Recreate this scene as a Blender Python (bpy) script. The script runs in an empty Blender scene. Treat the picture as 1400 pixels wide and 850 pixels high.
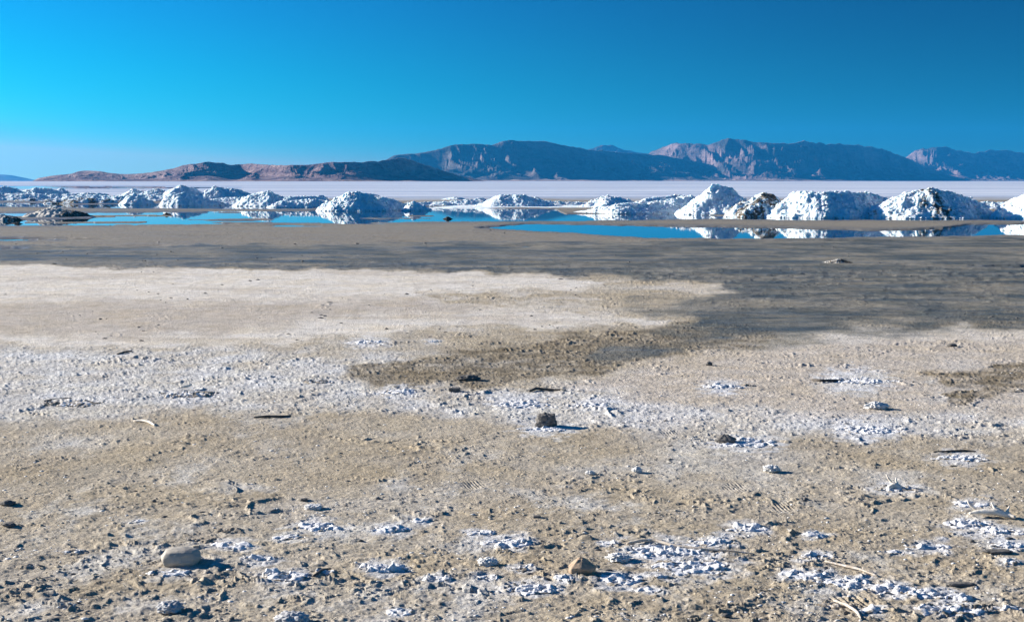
import bpy, math, random
import numpy as np
from math import radians, sin, cos, tan, pi

rng = random.Random(7)
S = bpy.context.scene
COL = S.collection

# ------------------------------------------------------------------ camera
FPX, CX, CY, HY = 1923.0, 700.0, 425.0, 247.5      # focal length and horizon of the 1400 x 850 view
CAMH = 1.6
PITCH = math.atan((CY - HY) / FPX)
cam_d = bpy.data.cameras.new('camera'); cam = bpy.data.objects.new('camera', cam_d); COL.objects.link(cam)
cam.location = (0, 0, CAMH); cam.rotation_euler = (pi/2 - PITCH, 0, 0)
cam_d.sensor_fit = 'HORIZONTAL'; cam_d.sensor_width = 36; cam_d.lens = 36 * FPX / 1400
cam_d.clip_start = 0.1; cam_d.clip_end = 200000
S.camera = cam
SP, CP = sin(PITCH), cos(PITCH)

def ray(px, py):
    u, v = (px - CX) / FPX, (CY - py) / FPX
    return u, CP + v*SP, -SP + v*CP
def G(px, py, z=0.0):
    """ground point seen at a place of the view"""
    dx, dy, dz = ray(px, py); t = (z - CAMH) / dz
    return dx*t, dy*t
def X_at(px, D):                       # sideways position at forward distance D near the horizon
    return (px - CX) / FPX * D / CP * 1.0
def Z_at(py, D):
    dx, dy, dz = ray(CX, py); return CAMH + dz/dy*D
def to_px(x, y):
    """numpy: world ground points -> view coordinates (z=0)"""
    z = -CAMH
    f = y*CP - z*SP; up = y*SP + z*CP
    f = np.maximum(f, 1e-3)
    return CX + FPX*x/f, CY - FPX*up/f

# ------------------------------------------------------------------ noise in numpy
def _h(ix, iy, s):
    n = (ix.astype(np.int64)*374761393 + iy.astype(np.int64)*668265263 + s*1442695041) & 0xffffffff
    n = ((n ^ (n >> 13)) * 1274126177) & 0xffffffff
    n = (n ^ (n >> 16)) * 2246822519 & 0xffffffff
    return ((n ^ (n >> 15)) & 0xffffff) / float(0x1000000)
def perlin(x, y, s=0):
    ix, iy = np.floor(x), np.floor(y); fx, fy = x-ix, y-iy
    ux, uy = fx*fx*fx*(fx*(fx*6-15)+10), fy*fy*fy*(fy*(fy*6-15)+10)
    def g(a, b):
        t = _h(ix+a, iy+b, s)*2*pi
        return np.cos(t)*(fx-a) + np.sin(t)*(fy-b)
    a, b, c, d = g(0,0), g(1,0), g(0,1), g(1,1)
    return (a+(b-a)*ux + ((c+(d-c)*ux)-(a+(b-a)*ux))*uy)*1.5
def fbm(x, y, o=4, s=0, gain=.5, lac=2.03):
    r = 0; a = 1; t = 0
    for i in range(o):
        r = r + a*perlin(x, y, s+i*17); t += a; a *= gain; x, y = x*lac+3.1, y*lac+7.7
    return r/t
def ridged(x, y, o=5, s=0, gain=.55):
    r = 0; a = 1; t = 0; w = 1
    for i in range(o):
        n = 1-np.abs(perlin(x, y, s+i*13))*1.6
        n = np.clip(n, 0, 1)**2*w; w = np.clip(n*1.6, 0, 1)
        r = r + a*n; t += a; a *= gain; x, y = x*2.07+5.3, y*2.07+1.9
    return r/t
def worley(x, y, s=0):
    ix, iy = np.floor(x), np.floor(y)
    f1 = np.full(x.shape, 9.0); f2 = np.full(x.shape, 9.0); idv = np.zeros(x.shape)
    for a in (-1, 0, 1):
        for b in (-1, 0, 1):
            cx, cy = ix+a, iy+b
            r1 = _h(cx, cy, s); dx = cx + r1 - x; dy = cy + _h(cx, cy, s+5) - y
            d = np.sqrt(dx*dx+dy*dy)
            m = d < f1
            f2 = np.where(m, f1, np.minimum(f2, d)); idv = np.where(m, _h(cx, cy, s+9), idv); f1 = np.where(m, d, f1)
    return f1, f2, idv
def shards(x, y, s, thr):
    """broken plates: each cell its own height and tilt"""
    ix, iy = np.floor(x), np.floor(y)
    f1 = np.full(x.shape, 9.0); out = np.zeros(x.shape)
    for a in (-1, 0, 1):
        for b in (-1, 0, 1):
            cx, cy = ix+a, iy+b
            dx = x-cx-_h(cx, cy, s); dy = y-cy-_h(cx, cy, s+5)
            d = dx*dx+dy*dy; k = _h(cx, cy, s+9); t = _h(cx, cy, s+11)*2*pi
            v = np.where(k > thr, .25+.75*(k-thr)/(1-thr) + (dx*np.cos(t)+dy*np.sin(t))*1.1, 0)
            m = d < f1; out = np.where(m, v, out); f1 = np.where(m, d, f1)
    return np.clip(out, 0, 2)
def sst(a, b, x):
    t = np.clip((x-a)/(b-a), 0, 1); return t*t*(3-2*t)
def poly_sd(px, py, pts):
    """signed distance (positive inside)"""
    d = np.full(px.shape, 1e9); inside = np.zeros(px.shape, bool)
    n = len(pts)
    for i in range(n):
        ax, ay = pts[i]; bx, by = pts[(i+1) % n]
        ex, ey = bx-ax, by-ay
        t = np.clip(((px-ax)*ex+(py-ay)*ey)/(ex*ex+ey*ey+1e-9), 0, 1)
        d = np.minimum(d, (px-ax-ex*t)**2+(py-ay-ey*t)**2)
        c = ((ay > py) != (by > py))
        xi = ex*(py-ay)/(ey if abs(ey) > 1e-9 else 1e-9)+ax
        inside ^= (c & (px < xi))
    d = np.sqrt(d)
    return np.where(inside, d, -d)

# ------------------------------------------------------------------ mesh helpers
def mesh_np(name, V, F, attrs=None, mat=None, smooth=True):
    me = bpy.data.meshes.new(name)
    V = np.asarray(V, np.float32); F = np.asarray(F, np.int32); k = F.shape[1]
    me.vertices.add(len(V)); me.vertices.foreach_set('co', V.ravel())
    me.loops.add(F.size); me.loops.foreach_set('vertex_index', F.ravel())
    me.polygons.add(len(F)); me.polygons.foreach_set('loop_start', np.arange(0, F.size, k, dtype=np.int32))
    me.polygons.foreach_set('loop_total', np.full(len(F), k, np.int32))
    me.polygons.foreach_set('use_smooth', np.full(len(F), smooth))
    me.update(calc_edges=True)
    for an, av in (attrs or {}).items():
        av = np.asarray(av, np.float32)
        if av.ndim == 1:
            a = me.attributes.new(an, 'FLOAT', 'POINT'); a.data.foreach_set('value', av)
        else:
            a = me.attributes.new(an, 'FLOAT_VECTOR', 'POINT'); a.data.foreach_set('vector', av.ravel())
    if mat: me.materials.append(mat)
    o = bpy.data.objects.new(name, me); COL.objects.link(o)
    return o
def gridF(n, m, off=0, wrap=False):
    i = np.arange(n-1)[:, None]*m; j = np.arange(m if wrap else m-1)[None, :]
    j2 = (j+1) % m
    return np.stack([i+j, i+j2, i+m+j2, i+m+j], -1).reshape(-1, 4)+off
def tag(o, label=None, cat=None, group=None, kind=None):
    if label: o['label'] = label
    if cat: o['category'] = cat
    if group: o['group'] = group
    if kind: o['kind'] = kind
    return o
def empty(name, loc, rz=0):
    o = bpy.data.objects.new(name, None); COL.objects.link(o); o.location = loc; o.rotation_euler = (0, 0, rz)
    o.empty_display_size = .1
    return o
def child(o, root):
    o.parent = root; o.matrix_parent_inverse = root.matrix_basis.inverted(); return o

# ------------------------------------------------------------------ materials
class NT:
    def __init__(s, name):
        s.m = bpy.data.materials.new(name); s.m.use_nodes = True; s.t = s.m.node_tree
        s.t.nodes.clear(); s.out = s.n('ShaderNodeOutputMaterial'); s.b = s.n('ShaderNodeBsdfPrincipled')
        s.l(s.b.outputs[0], s.out.inputs[0])
    def n(s, t, **k):
        x = s.t.nodes.new(t)
        for a, v in k.items(): setattr(x, a, v)
        return x
    def l(s, a, b): s.t.links.new(a, b)
    def val(s, x, inp):
        if hasattr(x, 'is_linked') or hasattr(x, 'links'): s.l(x, inp)
        else: inp.default_value = x
    def pos(s): return s.n('ShaderNodeNewGeometry').outputs['Position']
    def mapped(s, sc, v=None):
        m = s.n('ShaderNodeMapping'); m.inputs['Scale'].default_value = sc; s.l(v or s.pos(), m.inputs[0]); return m.outputs[0]
    def noise(s, v, scale, det=4, rough=.5, dist=0):
        x = s.n('ShaderNodeTexNoise'); s.l(v, x.inputs['Vector']); x.inputs['Scale'].default_value = scale
        x.inputs['Detail'].default_value = det; x.inputs['Roughness'].default_value = rough; x.inputs['Distortion'].default_value = dist
        return x.outputs['Fac']
    def voro(s, v, scale, feat='F1'):
        x = s.n('ShaderNodeTexVoronoi', feature=feat); s.l(v, x.inputs['Vector']); x.inputs['Scale'].default_value = scale
        return x.outputs['Distance']
    def ramp(s, f, stops):
        x = s.n('ShaderNodeValToRGB'); s.l(f, x.inputs[0]); e = x.color_ramp.elements
        while len(e) < len(stops): e.new(.5)
        for i, (p, c) in enumerate(stops):
            e[i].position = p; e[i].color = (c, c, c, 1) if isinstance(c, (int, float)) else (*c, 1)
        return x.outputs[0]
    def math(s, op, a, b=0.5, clamp=False):
        x = s.n('ShaderNodeMath', operation=op); x.use_clamp = clamp
        s.val(a, x.inputs[0]); s.val(b, x.inputs[1]); return x.outputs[0]
    def mix(s, f, a, b, mode='MIX'):
        x = s.n('ShaderNodeMix', data_type='RGBA', blend_type=mode)
        s.val(f, x.inputs[0])
        for q, i in ((a, 6), (b, 7)):
            if isinstance(q, tuple): x.inputs[i].default_value = (*q[:3], 1)
            else: s.l(q, x.inputs[i])
        return x.outputs[2]
    def attr(s, name, out='Fac'):
        x = s.n('ShaderNodeAttribute', attribute_name=name); return x.outputs[out]
    def bump(s, h, strength=.5, dist=.01, prev=None):
        x = s.n('ShaderNodeBump'); x.inputs['Strength'].default_value = strength; x.inputs['Distance'].default_value = dist
        s.l(h, x.inputs['Height'])
        if prev is not None: s.l(prev, x.inputs['Normal'])
        return x.outputs[0]
    def rough(s, v): s.val(v, s.b.inputs['Roughness'])
    def col(s, c):
        if isinstance(c, tuple): s.b.inputs['Base Color'].default_value = (*c, 1)
        else: s.l(c, s.b.inputs['Base Color'])

def mat_ground():
    k = NT('ground_mat')
    base = k.attr('albedo', 'Vector')
    p = k.pos()
    fine = k.noise(p, 38, 6, .65)
    mid = k.noise(k.mapped((1, .55, 1)), 7, 5, .6)
    near = k.attr('near')
    v = k.ramp(fine, [(.25, .62), (.5, 1.0), (.78, 1.30)])
    v2 = k.ramp(mid, [(.3, .80), (.7, 1.16)])
    c = k.mix(1.0, base, k.mix(near, (1, 1, 1), v), 'MULTIPLY')
    c = k.mix(1.0, c, v2, 'MULTIPLY')
    # warm / olive tint patches of drying mud
    t = k.ramp(k.noise(p, 1.6, 5, .6), [(.42, 0), (.68, 1)])
    c = k.mix(k.math('MULTIPLY', t, .38), c, k.mix(1.0, c, (.98, .86, .60), 'MULTIPLY'))
    dk = k.ramp(k.noise(k.mapped((.8, 2.2, 1)), 9, 6, .72), [(.30, .45), (.40, 1)])
    c = k.mix(1.0, c, dk, 'MULTIPLY')
    # efflorescent salt specks
    sp = k.ramp(k.noise(k.mapped((1, .8, 1)), 21, 5, .7), [(.60, 0), (.70, 1)])
    sa = k.math('MULTIPLY', sp, k.attr('salt'), clamp=True)
    c = k.mix(sa, c, (.72, .72, .74))
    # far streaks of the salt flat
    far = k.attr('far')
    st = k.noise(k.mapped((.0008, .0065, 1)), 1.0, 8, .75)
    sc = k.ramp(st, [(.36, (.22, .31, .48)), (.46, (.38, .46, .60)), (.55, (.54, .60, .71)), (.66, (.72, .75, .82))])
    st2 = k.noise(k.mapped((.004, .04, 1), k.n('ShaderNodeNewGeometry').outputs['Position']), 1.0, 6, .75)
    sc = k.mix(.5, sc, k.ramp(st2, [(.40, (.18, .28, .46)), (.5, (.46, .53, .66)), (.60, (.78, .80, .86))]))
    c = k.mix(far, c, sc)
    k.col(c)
    wet = k.attr('wet')
    rr = k.math('SUBTRACT', .92, k.math('MULTIPLY', wet, .56))
    k.rough(rr)
    k.val(k.math('ADD', .18, k.math('MULTIPLY', wet, .32)), k.b.inputs['Specular IOR Level'])
    b1 = k.bump(k.noise(p, 75, 6, .75), .9, .009)
    b2 = k.bump(k.noise(k.mapped((1, 1.2, 1)), 19, 5, .66), .8, .018, b1)
    k.l(b2, k.b.inputs['Normal'])
    return k.m

def mat_water():
    k = NT('water_mat')
    k.col((.012, .035, .05)); k.rough(.02)
    k.b.inputs['IOR'].default_value = 1.33; k.b.inputs['Specular IOR Level'].default_value = .5
    n = k.noise(k.mapped((.5, 2.2, 1)), 2.5, 3, .5)
    k.l(k.bump(n, .05, .004), k.b.inputs['Normal'])
    return k.m

def mat_salt(name='salt_mat', dirt=(.14, .115, .09), base=(.86, .86, .86), sc=14, bd=.02):
    k = NT(name)
    p = k.pos()
    n = k.noise(p, sc, 5, .65)
    c = k.mix(k.ramp(n, [(.3, 0), (.75, 1)]), tuple(x*.86 for x in base), base)
    m = k.attr('mud')
    sp = k.ramp(k.math('ADD', k.math('MULTIPLY', k.noise(p, sc*.8, 5, .75), 1.0), k.math('MULTIPLY', m, .30)), [(.62, 0), (.70, 1)])
    c = k.mix(k.math('MULTIPLY', sp, k.math('MULTIPLY', m, 1.6, True), True), c, dirt)
    k.col(c); k.rough(.8); k.b.inputs['Specular IOR Level'].default_value = .25
    k.l(k.bump(k.noise(p, sc*3, 5, .7), .8, bd), k.b.inputs['Normal'])
    return k.m

def mat_rock(name, c1, c2, sc=30, bd=.004, rough=.85, salt=0.0):
    k = NT(name); p = k.pos()
    n = k.noise(p, sc, 6, .6)
    c = k.mix(k.ramp(n, [(.3, 0), (.7, 1)]), c1, c2)
    if salt:
        s_ = k.ramp(k.noise(p, sc*1.4, 5, .7), [(.5, 0), (.6, 1)])
        c = k.mix(k.math('MULTIPLY', s_, salt), c, (.72, .72, .73))
    k.col(c); k.rough(rough); k.b.inputs['Specular IOR Level'].default_value = .25
    k.l(k.bump(k.noise(p, sc*2.5, 6, .65), .8, bd), k.b.inputs['Normal'])
    return k.m

def mat_hill(name, hill_tone, scrub, amount=.5, sc=.004):
    k = NT(name); p = k.pos()
    a = k.noise(k.mapped((1, 1, 3)), sc, 9, .68)
    c = k.mix(k.ramp(a, [(.5-.14*amount-.05, 1), (.5+.20, 0)]), hill_tone, scrub)  # hill's own tone and darker scrub, mixed by random noise
    b = k.noise(k.mapped((1, 1, 8)), sc*2.2, 7, .6)
    c = k.mix(1.0, c, k.ramp(b, [(.3, .72), (.7, 1.25)]), 'MULTIPLY')
    lo = k.attr('apron')
    c = k.mix(k.math('MULTIPLY', lo, .8), c, (.52, .38, .33))
    k.col(c); k.rough(1); k.b.inputs['Specular IOR Level'].default_value = .05
    k.l(k.bump(k.noise(p, sc*5, 8, .7), .9, 60), k.b.inputs['Normal'])
    return k.m

# ------------------------------------------------------------------ world and light
SUN_EL, SUN_AZ = radians(18), radians(-70)         # azimuth measured from +Y towards +X; the sun stands left, a little ahead
w = bpy.data.worlds.new('World'); S.world = w; w.use_nodes = True
nt = w.node_tree; nt.nodes.clear()
sky = nt.nodes.new('ShaderNodeTexSky'); sky.sky_type = 'NISHITA'; sky.sun_disc = False
sky.sun_elevation = SUN_EL; sky.sun_rotation = SUN_AZ
sky.altitude = 1280; sky.air_density = 1.0; sky.dust_density = 0.0; sky.ozone_density = 10.0
# the photograph's deep polarised grade of the same sky, channel by channel
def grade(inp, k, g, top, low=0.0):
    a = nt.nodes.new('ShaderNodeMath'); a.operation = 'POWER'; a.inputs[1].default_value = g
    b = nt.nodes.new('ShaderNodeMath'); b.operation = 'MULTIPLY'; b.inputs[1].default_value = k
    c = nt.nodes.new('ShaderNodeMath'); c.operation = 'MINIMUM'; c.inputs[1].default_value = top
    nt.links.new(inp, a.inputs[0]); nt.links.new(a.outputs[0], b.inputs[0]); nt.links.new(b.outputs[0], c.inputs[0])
    d = nt.nodes.new('ShaderNodeMath'); d.operation = 'MAXIMUM'; d.inputs[1].default_value = low; nt.links.new(c.outputs[0], d.inputs[0]); return d.outputs[0]  # low: brightness floor added to the dim sky to lift fill in shade
# skylight is polarised most at 90 degrees from the sun: a polarising filter darkens it there
def wm(op, a, b=None):
    n = nt.nodes.new('ShaderNodeMath'); n.operation = op
    for i, q in enumerate((a, b)):
        if q is None: continue
        if isinstance(q, (int, float)): n.inputs[i].default_value = q
        else: nt.links.new(q, n.inputs[i])
    return n.outputs[0]
tc_ = nt.nodes.new('ShaderNodeTexCoord'); dt = nt.nodes.new('ShaderNodeVectorMath'); dt.operation = 'DOT_PRODUCT'
nt.links.new(tc_.outputs['Generated'], dt.inputs[0]); dt.inputs[1].default_value = (sin(SUN_AZ)*cos(SUN_EL), cos(SUN_AZ)*cos(SUN_EL), sin(SUN_EL))
c2 = wm('MULTIPLY', dt.outputs['Value'], dt.outputs['Value'])
POL = wm('SUBTRACT', 1.0, wm('MULTIPLY', wm('DIVIDE', wm('SUBTRACT', 1.0, c2), wm('ADD', 1.0, c2)), .78))
sep = nt.nodes.new('ShaderNodeSeparateColor'); cmb = nt.nodes.new('ShaderNodeCombineColor')
nt.links.new(sky.outputs[0], sep.inputs[0])
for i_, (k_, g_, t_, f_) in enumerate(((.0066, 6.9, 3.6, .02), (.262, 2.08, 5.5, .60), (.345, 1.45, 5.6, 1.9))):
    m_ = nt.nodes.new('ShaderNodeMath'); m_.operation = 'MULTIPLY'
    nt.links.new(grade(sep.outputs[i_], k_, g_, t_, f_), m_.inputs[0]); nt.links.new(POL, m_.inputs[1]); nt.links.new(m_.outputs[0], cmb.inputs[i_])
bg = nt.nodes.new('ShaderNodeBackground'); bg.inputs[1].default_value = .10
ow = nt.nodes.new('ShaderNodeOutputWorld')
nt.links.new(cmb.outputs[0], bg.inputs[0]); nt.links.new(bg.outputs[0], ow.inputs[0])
sd = bpy.data.lights.new('sun', 'SUN'); sd.energy = 5.0; sd.angle = radians(.5); sd.color = (1, .93, .82)
so = bpy.data.objects.new('sun', sd); COL.objects.link(so)
from mathutils import Vector
sv = Vector((sin(SUN_AZ)*cos(SUN_EL), cos(SUN_AZ)*cos(SUN_EL), sin(SUN_EL)))
so.rotation_euler = sv.to_track_quat('Z', 'Y').to_euler(); so.location = (-20, 10, 30)
S.view_settings.view_transform = 'Standard'; S.view_settings.look = 'None'
S.view_settings.exposure = 1.25; S.view_settings.gamma = 1

# ------------------------------------------------------------------ ground zones, laid out as places on the shore
WATER_Z = -0.035
Z_WHITE = [(-500,360),(0,361),(300,367),(640,373),(800,378),(835,388),(770,399),(560,402),(590,411),(700,416),(905,436),(820,446),(600,449),(520,460),(420,466),(300,474),(0,474),(-500,474)]
Z_WHITE2 = [[(705,409),(830,409),(835,415),(720,416)],[(640,417),(820,419),(800,423),(650,421)],[(880,392),(960,388),(1012,391),(1015,399),(930,400)],
            [(960,462),(1090,450),(1340,445),(1900,444),(1900,462),(1200,470),(1000,478)]]
Z_PINK = [(-500,408),(60,405),(300,408),(560,404),(760,425),(600,432),(420,440),(300,462),(60,462),(-500,460)]
Z_RIGHT = [(740,524),(880,498),(1000,474),(1150,456),(1330,446),(1900,444),(1900,600),(1400,592),(1100,590),(900,582),(760,545)]
Z_ROUGH = [(-500,476),(300,476),(545,488),(520,503),(450,520),(520,532),(800,530),(860,545),(1100,562),(1400,568),(1900,572),(1900,604),(1100,594),(900,588),(700,578),(560,562),(300,556),(150,572),(0,577),(-500,575)]
Z_BROWN = [(455,519),(500,500),(600,480),(700,464),(830,450),(900,442),(990,440),(1090,462),(960,484),(860,499),(780,516),(640,529),(520,530)]
Z_BROWN2 = [(1278,552),(1330,530),(1250,516),(1262,508),(1400,496),(1900,486),(1900,535),(1400,532),(1320,555)]
Z_BROWN3 = [(1180,452),(1260,430),(1420,418),(1900,410),(1900,446),(1330,447)]
Z_MUD = [(-900,336),(0,337),(420,334),(700,331),(900,330),(1400,322),(1900,320),(1900,436),(1400,438),(1200,450),(1090,462),(960,470),(900,484),(830,482),(960,446),(940,424),(870,414),(1010,402),(1000,388),(830,377),(640,371),(300,365),(0,359),(-900,357)]
POOLS = [
 [(640,311),(720,305),(900,307.5),(1060,310.5),(1200,314),(1290,311),(1330,306),(1400,304.5),(1900,303),(1900,321),(1400,320.5),(1200,323.5),(1000,326),(880,324.5),(780,317)],
 [(-900,290.5),(0,291),(180,290),(330,289.5),(420,287.5),(470,284),(560,280),(620,284),(760,285),(770,292),(930,290),(1000,295.5),(960,299),(760,302),(600,302),(480,304.5),(330,303),(200,307),(0,308),(-900,308)],
 [(-900,276),(60,277),(100,279),(230,278),(440,279),(450,283),(400,285),(200,284.5),(0,282),(-900,281)],
 [(930,295),(1040,296),(1210,296),(1400,296),(1900,297),(1900,300.4),(1300,300.8),(1060,300),(940,297.5)],
 [(1320,363),(1400,361.5),(1900,360),(1900,366),(1400,365)],
 [(-400,326),(30,325.5),(85,327),(20,329),(-400,329)],
 [(-400,338),(20,337.5),(40,339),(0,340.5),(-400,340)],
 [(-300,255),(60,254),(230,255.5),(330,256.5),(240,258),(100,258),(-300,260)],
]
BARS = [[(-400,296),(60,294),(130,296),(120,298),(20,300),(-400,300)],
        [(470,297),(560,296.5),(600,298),(520,299)],
        [(250,298.5),(400,300),(330,301),(240,300)]]

def soft(px, py, poly, w0, w1):
    return sst(w0, w1, poly_sd(px, py, poly))

def _ground_eval(x, y, sx=None):
    """heights and surface attributes of the shore at world points"""
    r = np.sqrt(x*x+y*y)
    if sx is None: sx = np.full(x.shape, .005)
    lx, ly = x, y
    px, py = to_px(x, np.maximum(y, .5))
    py = np.where(y < .5, 3000, py); px = np.clip(px, -4000, 5500)
    # irregular edges: warp measured on the ground so that edges wander at every distance
    lg = np.log2(np.maximum(r, 1))
    amp = np.clip((py-250)/50, 0.1, 4.0)
    wx = fbm(px*.012, py*.05, 4, 3)*26*np.clip(amp, .3, 2); wy = fbm(px*.014+9, py*.05+4, 5, 21)*4.2*amp
    qx, qy = px+wx, py+wy
    def band(noisefreq=1.0): pass
    n_mid = fbm(x*.9, y*.9, 4, 41)
    n_small = fbm(x*4.0, y*4.0, 4, 51)
    tan_ = np.array([.46, .40, .315]); tan2 = np.array([.38, .32, .24])
    A = tan_[None]*np.ones(x.shape+(1,)); 
    def blend(A, c, m): return A*(1-m[..., None]) + np.array(c)*m[..., None]
    A = blend(A, tan2, np.clip(.5+n_mid*1.2, 0, 1)*.7)
    A = blend(A, (.54, .51, .47), sst(-.05, .4, fbm(x*.45, y*.6, 5, 61, .6))*.55)
    ew = fbm(x*1.7, y*1.1, 5, 201, .65); wdw = np.clip((py-362)*.10, .9, 7)
    white = sst(-1, 1.2, poly_sd(qx, qy, Z_WHITE)/wdw + ew*2.4)
    for z in Z_WHITE2: white = np.maximum(white, soft(qx, qy, z, -2, 3)*.5)
    pink = soft(qx, qy, Z_PINK, -5, 12)
    right = soft(qx, qy, Z_RIGHT, -6, 12)
    roughm = soft(qx, qy, Z_ROUGH, -10, 12)
    brown = np.maximum(soft(qx, qy, Z_BROWN, -3, 6), np.maximum(soft(qx, qy, Z_BROWN2, -2, 3), soft(qx, qy, Z_BROWN3, -4, 8)*.7))
    wdm = np.clip((py-366)*.26, 1.3, 15)*sst(300, 900, px) + 1.2
    mud = sst(-1, 1, poly_sd(qx, qy, Z_MUD)/wdm + fbm(x*.8, y*.8, 6, 203, .65)*2.6)
    shore = sst(372, 360, qy)*(1-mud)*(1-white)
    A = blend(A, (.55, .49, .43), right*.8)
    A = blend(A, (.70, .65, .59), white*.95)
    A = blend(A, (.48, .42, .36), white*sst(-.05, .35, fbm(px*.0035, py*.10, 5, 207, .6))*.55)
    A = blend(A, (.47, .41, .35), pink*.85*white)
    s_patch = np.clip(.5+fbm(x*2.2, y*1.6, 5, 71)*1.7, 0, 1)
    A = blend(A, (.64, .645, .66), roughm*(.50+.50*s_patch)*.85)
    film_s = sst(.02, .34, fbm(x*1.5, y*1.0, 6, 221, .68))*sst(560, 700, py)*.75 + sst(.10, .4, fbm(x*1.0, y*.55, 6, 222, .68))*sst(480, 520, py)*sst(700, 600, py)*.55
    A = blend(A, (.60, .585, .56), film_s*(1-brown))
    A = blend(A, (.20, .165, .115), brown*np.clip(.75+n_small*.9, 0, 1))
    A = blend(A, (.24, .215, .18), shore)
    streak = fbm(px*.006, py*.35, 4, 81)
    A = blend(A, (.074, .088, .088), mud*np.clip(.88+streak*.4+n_mid*.3, .25, 1))
    A = blend(A, (.26, .235, .19), mud*sst(-.08, .3, fbm(x*.5, y*.35, 6, 205, .7))*.75)
    A = A*(1+.30*fbm(x*2.5, y*1.2, 5, 206, .7)*np.clip(mud+white*.6, 0, 1))[..., None]
    A = blend(A, (.30, .285, .25), (mud*sst(385, 420, py)*sst(-.05, .5, fbm(x*.25, y*.35, 5, 91)))*.7)
    wet = np.clip(mud*.75+shore*.45, 0, 1)*np.clip(.8+streak, 0, 1.2)
    wet = np.maximum(wet, brown*.15)
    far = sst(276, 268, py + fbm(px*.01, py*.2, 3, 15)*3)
    # flat pale shelf behind the low ridges
    pool = np.full(x.shape, -50.0)
    pwy = py + wy*.28 + perlin(px*.05, py*.9, 8)*.35
    pwx = px + wx*.6
    for P_ in POOLS: pool = np.maximum(pool, poly_sd(pwx, pwy, P_))
    pool = pool - sst(.27, .42, fbm(px*.0035+2, py*.45, 4, 97))*sst(288, 292, py)*sst(700, 560, px)*9
    bar = np.full(x.shape, -50.0)
    for P_ in BARS: bar = np.maximum(bar, poly_sd(pwx, pwy, P_))
    pool = np.minimum(pool, -bar + .3)
    # gloss of the saturated rim round the pools
    rim = sst(-5, 0, pool)
    wet = np.maximum(wet, rim*.9); A = blend(A, (.14, .14, .13), rim*.5*(1-far))
    # thin films of standing water left on the flats between the pools
    film = sst(.02, .16, fbm(px*.0045, py*.42, 4, 95))*sst(282, 292, py)*sst(312, 304, py)*sst(640, 420, px)
    film = np.maximum(film, sst(.3, .45, fbm(px*.004, py*.3, 4, 96))*sst(318, 324, py)*sst(350, 340, py)*.8)
    poolm = np.maximum(sst(-.4, .5, pool), film)
    salt = np.clip(.10 + roughm*.5 + right*.30 + white*.5 + sst(640, 780, py)*.45*sst(-.3, .3, fbm(x*1.1, y*1.4, 4, 72)) + .08 - brown*.1 - mud, 0, 1)*(1-far)
    # ---------------- height
    near = sst(60, 18, r)
    def oct_(wl): return sst(1.2, 3.0, wl/np.maximum(sx, 1e-4))
    h = fbm(x*.12, y*.12, 3, 101)*.02 + fbm(x*.9, y*.9, 3, 102)*.008
    ramp_ = np.clip(.30 + roughm*.20 + brown*.26 + sst(660, 800, py)*.22 - white*.24 - mud*.24, .05, 1.2)
    qx2 = x + fbm(x*3, y*3, 2, 5)*.10; qy2 = y + fbm(x*3+9, y*3, 2, 6)*.10
    c1 = ridged(qx2*3.2, qy2*4.2, 4, 111)                 # crusty wrinkles
    h = h + (c1-.35)*.015*ramp_
    h = h + fbm(x*17, y*21, 3, 121, .65)*.0125*ramp_*oct_(.065)
    pat = sst(-.05, .35, fbm(x*1.3, y*1.9, 3, 131))*ramp_
    f1, f2, idv = worley(qx2*11, qy2*13, 3)
    h = h + np.where(idv > .60, np.clip(.42-f1, 0, 1)*.028*idv, 0)*pat*oct_(.09)
    f1, f2, idv = worley(qx2*30+3, qy2*34, 9)
    h = h + np.where(idv > .5, np.clip(.45-f1, 0, 1)*.022*idv, 0)*oct_(.034)*np.clip(ramp_+pat*.5, 0, 2)
    h = h + shards(qx2*22, qy2*27, 77, .72)*.010*np.clip(ramp_*.8+pat, 0, 1.5)*oct_(.045)
    # broken edges of lifted crust plates
    f1, f2, idv = worley(x*1.7+fbm(x*4, y*4, 3, 7)*.5, y*2.3+fbm(x*4, y*4+3, 3, 8)*.5, 23)
    plate = np.exp(-((f2-f1)/.05)**2)*sst(.1, .45, fbm(x*1.1, y*1.1, 3, 141))
    h = h + plate*.019*np.clip(.35+ramp_, 0, 1)*(1-mud)*oct_(.1)
    # footprints-like dimples in the soft grey mud
    f1, f2, idv = worley(x*2.6, y*1.5, 33)
    dim = np.where(idv > .45, np.clip(.32-f1, 0, 1)*.10, 0)*mud*sst(395, 375, py)*sst(368, 374, py)
    h = h - dim
    h = h + ridged(x*2.2+fbm(x, y, 2, 9), y*3.0, 3, 211)*.020*mud*sst(345, 372, py)*sst(470, 400, py)
    for fx, fy, fw in ((1005, 664, 16), (1072, 691, 18), (1160, 822, 30), (915, 590, 14), (648, 662, 16)):
        d_ = ((px-fx)/fw)**2+((py-fy)/(fw*.38))**2
        h = h - np.exp(-d_*d_)*(.006+.0032*np.sin((px-fx-(py-fy)*1.2)*6.28/(fw*.30)))
    h = h*np.where(r < 2, 0.3, 1)
    farflat = sst(300, 285, py)
    h = h*(1-farflat*.8)
    h = h*(1-far)
    h = h*(1-poolm) + poolm*(WATER_Z-.045)
    h = np.where(py < 268, np.where(poolm > .5, WATER_Z-.05, .02), h)
    return h, A, wet, salt, far, near

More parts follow.
